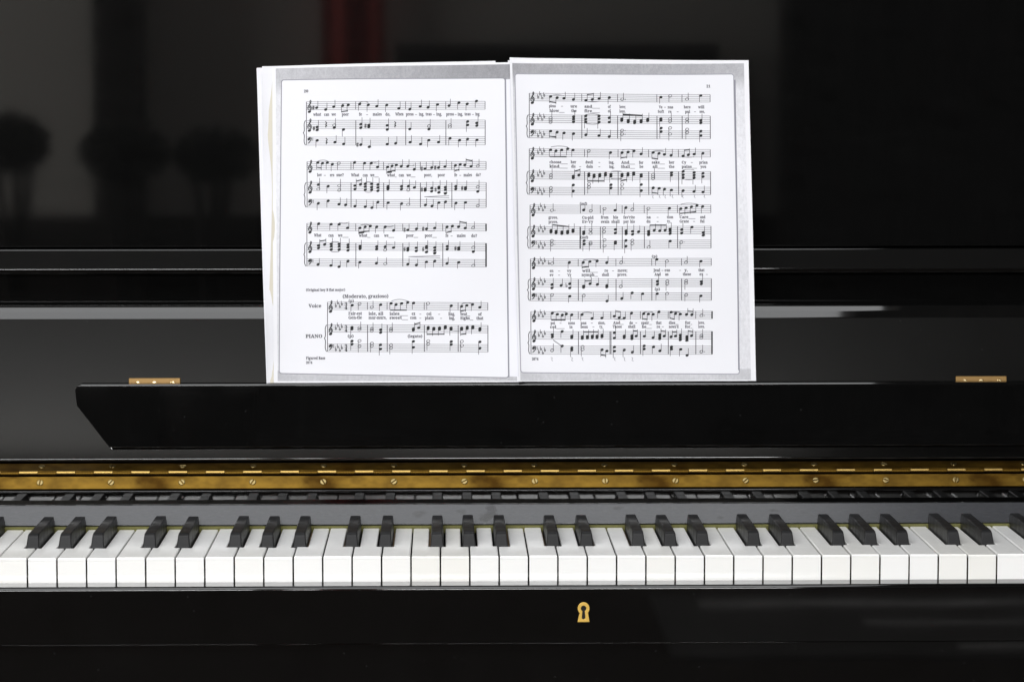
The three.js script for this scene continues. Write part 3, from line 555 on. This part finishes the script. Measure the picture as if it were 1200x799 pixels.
  d.system({ ...dq, x0: 48, x1: 897, v: [543, 577], t: [636, 671], b: [704, 741], bars: [270, 422, 560, 690, 819], final: true,
    nv: '148:550d 172:555d 195:559d 214:553d 239:558 287:557 334:575 380:573 438:565u 461:571u 484:574 518:551 575:553d 597:555d 619:557 646:545 703:547d 724:553d 746:556 775:558u 800:559u 845:562h.',
    nt: '148:650,661 194:635 239:656,664 288:660,668u 312:658,666u 335:656,664u 357:656,664u 380:653,661 438:642,666 484:656,664 520:655,663,670u 540:657u 578:658 619:664 650:652,662,670u 671:657u 703:661u 724:657u 746:653,664,675 777:660,668,677u 799:655u 845:655h,664h',
    nb: '147:723h 194:703 239:712,722 289:707h,719h 380:721d 403:726d 438:708,727 484:722 522:732 577:703,717 621:707 651:725 705:707,718 748:719 778:746 845:730h.' });
  d.bar(417, 636, 741, 0.6);
  d.beams([143, 581, 210, 581, 444, 542, 467, 544, 570, 577, 592, 580, 698, 575, 719, 579, 781, 542, 806, 544, 293, 637, 362, 637, 526, 633, 546, 634, 656, 634, 677, 636, 709, 638, 730, 637, 783, 634, 805, 637, 375, 744, 399, 748]);
  d.slurs([150, 213, 546, -4, 288, 334, 549, -3, 575, 619, 548, -4, 438, 484, 578, 2, 703, 746, 548, -3]);
  d.line(152, 675, 192, 703, 0.7, '#333338');
  d.words(595, 4.7, ['poi', 140, 161, 'sons', 222, 254, 'pas', 280, 308, 'sion,', 362, 396, 'And__', 432, 481, 'de', 508, 525, 'spair__', 563, 613, 'that', 632, 658, 'dies__', 692, 736, 'for_', 768, 801, 'love.', 830, 861]);
  d.words(613, 4.7, ['cel____', 137, 205, 'in', 228, 243, 'beau', 280, 314, 'ty,', 368, 385, 'Those', 430, 473, 'shall', 502, 536, 'be___', 566, 612, 're', 635, 652, 'nown\'d', 692, 738, 'for_', 768, 801, 'love.', 830, 861]);
  d.dashes(595, [187, 333, 540]); d.dashes(613, [340, 664]);
  d.word('2074', 52, 83, 763, 4.2, 'bold'); d.pencil([145, 240, 287, 437, 484, 522], 765);
}
const tex = p => { const t = new THREE.CanvasTexture(p.c); t.colorSpace = THREE.SRGBColorSpace; t.anisotropy = 8; return t; };
const paperBump = dataTex(512, (x, y, i) => g3(128 + 100 * (nC[i] - 0.5)), false, [3, 4]);
const paperTone = dataTex(512, (x, y, i) => { const v = 247 + 5 * (nB[i] - 0.5); return [v, v, v + 2]; }, true, [1, 1]);
const printed = t => new THREE.MeshStandardMaterial({ map: t, color: lin(0.69, 0.69, 0.708), roughness: 0.8, bumpMap: paperBump, bumpScale: 0.00003 });
const blankPaper = new THREE.MeshStandardMaterial({ map: paperTone, color: lin(0.68, 0.68, 0.70), roughness: 0.8 });
const creamPaper = new THREE.MeshStandardMaterial({ map: paperTone, color: lin(0.56, 0.525, 0.435), roughness: 0.8 });

// a sheet leaning back 11 degrees on the ledge: corners in metres (x, y), layer = millimetres in front of the plane, curl(u, v) = extra
const PL = { z: -0.1800, y: 0.852, t: Math.tan(THREE.MathUtils.degToRad(11)) };
const wave = (x, y) => 0.0026 * Math.sin(14 * x + 5 * y + 0.6) * Math.sin(19 * (y - 0.85)) + 0.0008 * Math.sin(33 * x - 21 * y);
function sheetGeo(c, layer, curl = () => 0, edge = () => 0, nx = 40, ny = 48) {
  const pos = [], uv = [], idx = [], n = (nx + 1) * (ny + 1);
  for (const side of [0, 1]) for (let j = 0; j <= ny; j++) for (let i = 0; i <= nx; i++) {
    const u = i / nx, v = j / ny;                                      // v from the top
    const x = (1 - v) * ((1 - u) * c[0][0] + u * c[1][0]) + v * ((1 - u) * c[3][0] + u * c[2][0]) + edge(v) * Math.pow(1 - u, 12);
    const y = (1 - v) * ((1 - u) * c[0][1] + u * c[1][1]) + v * ((1 - u) * c[3][1] + u * c[2][1]);
    const o = layer * 0.001 + wave(x, y) * Math.min(1, (1 - v) * 6) + curl(u, v) - side * 0.00012;
    pos.push(x, y + o * 0.19, PL.z - (y - PL.y) * PL.t + o * 0.98); uv.push(u, 1 - v);
  }
  for (const side of [0, 1]) for (let j = 0; j < ny; j++) for (let i = 0; i < nx; i++) {
    const a = side * n + j * (nx + 1) + i, b = a + 1, d = a + nx + 1, e = d + 1;
    if (side) idx.push(a, b, d, b, e, d); else idx.push(a, d, b, b, d, e);
  }
  const rim = []; for (let i = 0; i < nx; i++) rim.push([i, i + 1]); for (let j = 0; j < ny; j++) rim.push([j * (nx + 1) + nx, (j + 1) * (nx + 1) + nx]);
  for (let i = nx; i > 0; i--) rim.push([ny * (nx + 1) + i, ny * (nx + 1) + i - 1]); for (let j = ny; j > 0; j--) rim.push([j * (nx + 1), (j - 1) * (nx + 1)]);
  for (const [a, b] of rim) idx.push(a, b, a + n, b, b + n, a + n);
  const g = new THREE.BufferGeometry(); g.setAttribute('position', new THREE.Float32BufferAttribute(pos, 3)); g.setAttribute('uv', new THREE.Float32BufferAttribute(uv, 2)); g.setIndex(idx);
  return creased(g, 0.8);
}
const SH = 'loose sheets of music on the ledge';
function sheet(name, geo, mat, label) { const m = mesh(name, geo, mat); m.userData = { label, category: 'sheet music', group: SH }; return m; }
sheet('music_sheet', sheetGeo([[-0.2763, 1.1201], [-0.0844, 1.1238], [-0.0633, 0.8510], [-0.2663, 0.8508]], 0.3), blankPaper, 'blank white sheet rearmost behind the page numbered 20');
sheet('music_sheet', sheetGeo([[-0.2714, 1.1211], [-0.0692, 1.1253], [-0.0619, 0.8512], [-0.2650, 0.8508]], 1.0, (u, v) => 0.0016 * Math.exp(-u * 40) * (0.6 + Math.sin(v * 9))), blankPaper, 'white sheet with a lifted edge, second from the back under the page numbered 20');
sheet('music_sheet', sheetGeo([[-0.2618, 1.1195], [-0.0720, 1.1215], [-0.0640, 0.8512], [-0.2620, 0.8508]], 1.6, (u, v) => 0.0012 * Math.exp(-u * 30) * Math.pow(Math.sin(v * 4), 2), v => -0.0046 * Math.exp(-Math.pow((v - 0.19) / 0.11, 2)) - 0.0024 * Math.exp(-Math.pow((v - 0.80) / 0.22, 2))), creamPaper, 'creamy yellowed sheet peeping out along the edge of the page numbered 20');
sheet('music_sheet', sheetGeo([[-0.0584, 1.1257], [0.1457, 1.1239], [0.1465, 0.8514], [-0.0516, 0.8513]], 1.2), blankPaper, 'blank white sheet hidden behind the page numbered 21');
sheet('music_sheet', sheetGeo([[-0.2625, 1.1205], [-0.0566, 1.1238], [-0.0498, 0.8511], [-0.2599, 0.8508]], 2.2, (u, v) => 0.0022 * Math.exp(-u * 26) * Math.pow(Math.sin(v * 5 + 0.4), 2)), printed(tex(leftPage)), 'photocopied music page numbered 20 with wide white margin and title line');
sheet('music_sheet', sheetGeo([[-0.0570, 1.1273], [0.1509, 1.1261], [0.1535, 0.8515], [-0.0500, 0.8513]], 3.2, (u, v) => 0.0030 * Math.exp(-u * 16)), printed(tex(rightPage)), 'photocopied music page numbered 21 with five systems of staves');

// ------------------------------------------------------------------ things mirrored in the lacquer, behind the viewer
const frameMat = new THREE.MeshStandardMaterial({ color: lin(0.6, 0.6, 0.58), roughness: 0.6 });
windowSpots.forEach(([x, y], i) => {
  const w = group('window', i ? 'wide window with white frame behind the viewer on the dark side' : 'wide window with white frame above the plants behind the viewer', 'window', [x, y, ROOM.z1], 'windows behind the viewer');
  const glow = new THREE.MeshStandardMaterial({ color: 0, emissive: new THREE.Color(0.985, 0.99, 1), emissiveIntensity: 4 });
  mesh('pane', box(-0.85, 0.85, -0.3, 0.3, -0.045, -0.03), glow, w);
  for (const [a, b, c, d] of [[-0.898, -0.852, -0.35, 0.35], [0.852, 0.898, -0.35, 0.35]]) mesh('frame', box(a, b, c, d, -0.058, -0.001), frameMat, w);
  for (const [c, d] of [[-0.35, -0.302], [0.302, 0.35]]) mesh('frame', box(-0.851, 0.851, c, d, -0.056, -0.001), frameMat, w);
});
{
  const w = group('window', 'tall window with white frame in the wall beside the plants', 'window', [ROOM.x0, 1.35, 4.7]); w.rotation.y = Math.PI / 2;
  mesh('pane', box(-0.75, 0.75, -0.65, 0.65, 0.03, 0.045), new THREE.MeshStandardMaterial({ color: 0, emissive: new THREE.Color(1, 0.975, 0.93), emissiveIntensity: 3 }), w);
  for (const [a, b] of [[-0.8, -0.752], [0.752, 0.8]]) mesh('frame', box(a, b, -0.7, 0.7, 0.001, 0.058), frameMat, w);
  for (const [c, d] of [[-0.7, -0.652], [0.652, 0.7]]) mesh('frame', box(-0.751, 0.751, c, d, 0.001, 0.056), frameMat, w);
}
const lamp = group('ceiling_light', 'wide white ceiling light panel above the viewer', 'ceiling light', [-0.80, ROOM.h, 1.4]);
mesh('diffuser', box(-1.35, 1.35, -0.04, -0.025, -1.2, 1.2), new THREE.MeshStandardMaterial({ color: lin(0.8, 0.8, 0.8), emissive: new THREE.Color(0.97, 0.985, 1), emissiveIntensity: 0.6 }), lamp);
mesh('housing', box(-1.38, 1.38, -0.0245, -0.001, -1.23, 1.23), frameMat, lamp);

const darkWood = new THREE.MeshStandardMaterial({ color: lin(0.014, 0.010, 0.008), roughness: 0.7 });
const wains = group('wainscot', 'dark wood wainscot along the wall behind the viewer', 'wainscot', [0, 0, ROOM.z1]);
for (let i = 0; i < 12; i++) mesh('panel', box(-3.38 + i * 0.563, -3.38 + i * 0.563 + 0.555, 0.01, 0.70, -0.03, -0.002), darkWood, wains);
const shelf = mesh('tall_cabinet', box(-1.20, -1.06, 0, 1.62, ROOM.z1 - 0.3, ROOM.z1 - 0.062), darkWood); shelf.userData = { label: 'tall narrow dark cabinet under the window behind the viewer', category: 'cabinet' };
function curtain(name, x0, x1, y0, y1, z, mat, label) {
  const g = new THREE.PlaneGeometry(x1 - x0, y1 - y0, 90, 2), p = g.attributes.position;
  for (let i = 0; i < p.count; i++) p.setZ(i, 0.025 * Math.sin(p.getX(i) * 62) + 0.01 * Math.sin(p.getX(i) * 23));
  g.computeVertexNormals(); const m = mesh(name, g, mat); m.rotation.y = Math.PI; m.position.set((x0 + x1) / 2, (y0 + y1) / 2, z); m.userData = { label, category: 'curtain', group: 'curtains behind the viewer' };
}
const cloth = (r, g, b) => new THREE.MeshStandardMaterial({ color: lin(r, g, b), roughness: 1, side: THREE.DoubleSide });
curtain('curtain', -0.50, -0.30, 0.72, 2.55, ROOM.z1 - 0.12, cloth(0.55, 0.09, 0.08), 'narrow dark red curtain hanging behind the viewer');
curtain('curtain', 0.95, 3.3, 0.02, 2.6, ROOM.z1 - 0.12, cloth(0.03, 0.028, 0.026), 'wide black curtain hanging behind the viewer');
const cab = group('cabinet', 'dark wooden cabinet standing against the wall behind the viewer', 'cabinet', [0.1, 0, ROOM.z1 - 0.33]);
mesh('body', box(-0.36, 0.62, 0.06, 1.24, -0.2, 0.2, 0.006), darkWood, cab); mesh('plinth', box(-0.34, 0.6, 0, 0.0595, -0.18, 0.18), darkWood, cab);
for (const s of [0, 1]) { const d = mesh('door', box(-0.35 + s * 0.485, 0.125 + s * 0.485, 0.08, 1.22, -0.222, -0.2005, 0.004), darkWood, cab); mesh('handle', box(0.09 + s * 0.06, 0.1 + s * 0.06, 0.6, 0.72, -0.24, -0.2225, 0.003), brassPlate, d); }
// potted round-headed plants that show as dark silhouettes in the upper panel
const leafMat = new THREE.MeshStandardMaterial({ color: lin(0.012, 0.016, 0.009), roughness: 0.8, side: THREE.DoubleSide });
function plant(x, z, y, rx, ry, s0, label) {
  const g = group('potted_plant', label, 'plant', [x, 0, z], 'round-headed plants behind the viewer'); seed = s0;
  const pos = [], v = new THREE.Vector3(), a = new THREE.Vector3(), b = new THREE.Vector3();
  for (let k = 0; k < 1500; k++) {
    const t = rnd() * 6.283, c = rnd() * 2 - 1, r = Math.cbrt(rnd()) * (0.86 + 0.16 * Math.sin(3 * t + s0) + 0.1 * Math.sin(5 * t)), q = Math.sqrt(1 - c * c);
    v.set(rx * r * q * Math.cos(t), y + ry * r * c, rx * r * q * Math.sin(t));
    a.set(rnd() - 0.5, rnd() - 0.5, rnd() - 0.5).setLength(0.016 + 0.012 * rnd()); b.set(rnd() - 0.5, rnd() - 0.5, rnd() - 0.5).cross(a).setLength(0.007);
    pos.push(v.x - a.x, v.y - a.y, v.z - a.z, v.x + b.x, v.y + b.y, v.z + b.z, v.x + a.x, v.y + a.y, v.z + a.z, v.x - a.x, v.y - a.y, v.z - a.z, v.x + a.x, v.y + a.y, v.z + a.z, v.x - b.x, v.y - b.y, v.z - b.z);
  }
  const cg = new THREE.BufferGeometry(); cg.setAttribute('position', new THREE.Float32BufferAttribute(pos, 3)); cg.computeVertexNormals(); mesh('crown', cg, leafMat, g);
  for (const k of [-1, 0.2, 1]) {
    const path = new THREE.CatmullRomCurve3([new THREE.Vector3(k * 0.012, 0.3, 0), new THREE.Vector3(k * 0.02, 0.62, 0.01 * k), new THREE.Vector3(k * 0.045, y - ry * 0.4, 0)]);
    mesh('stem', new THREE.TubeGeometry(path, 12, 0.013, 7), darkWood, g);
  }
  mesh('pot', new THREE.LatheGeometry([[0, 0], [0.09, 0], [0.12, 0.3], [0.13, 0.32], [0.115, 0.32], [0.105, 0.29], [0, 0.29]].map(p => new THREE.Vector2(...p)), 24), darkWood, g);
}
plant(-1.27, 5.0, 0.955, 0.115, 0.085, 3, 'round-headed potted plant farthest from the dark cabinet'); plant(-0.985, 5.05, 0.935, 0.130, 0.080, 8, 'wide round-headed potted plant, middle one of three'); plant(-0.735, 4.95, 0.925, 0.118, 0.072, 14, 'low round-headed potted plant closest to the wide dark cabinet');

// a narrow rug whose pale stripes show in the front of the piano
const rug = group('rug', 'narrow dark rug with pale stripes on the floor behind the viewer', 'rug', [1.05, 0, 3.62]);
function strip(x0, x1, z0, z1, y0, y1, wob) {
  const g = new THREE.BoxGeometry(x1 - x0, y1 - y0, z1 - z0, 40, 1, 4), p = g.attributes.position; g.translate((x0 + x1) / 2, (y0 + y1) / 2, (z0 + z1) / 2);
  for (let i = 0; i < p.count; i++) { const x = p.getX(i); p.setZ(i, p.getZ(i) + wob * (Math.sin(x * 13) + 0.6 * Math.sin(x * 29 + p.getZ(i) * 40))); }
  g.computeVertexNormals(); return g;
}
mesh('rug_body', strip(-0.72, 0.75, -0.36, 0.34, 0, 0.007, 0.006), cloth(0.035, 0.03, 0.026), rug);
for (const [a, b, c, d] of [[-0.62, 0.10, 0.17, 0.235], [-0.30, 0.55, -0.04, -0.005], [-0.15, 0.60, -0.30, -0.26]]) mesh('rug_stripe', strip(a, b, c, d, 0.0072, 0.0105, 0.006), cloth(0.42, 0.41, 0.40), rug);

renderer.render(scene, camera);
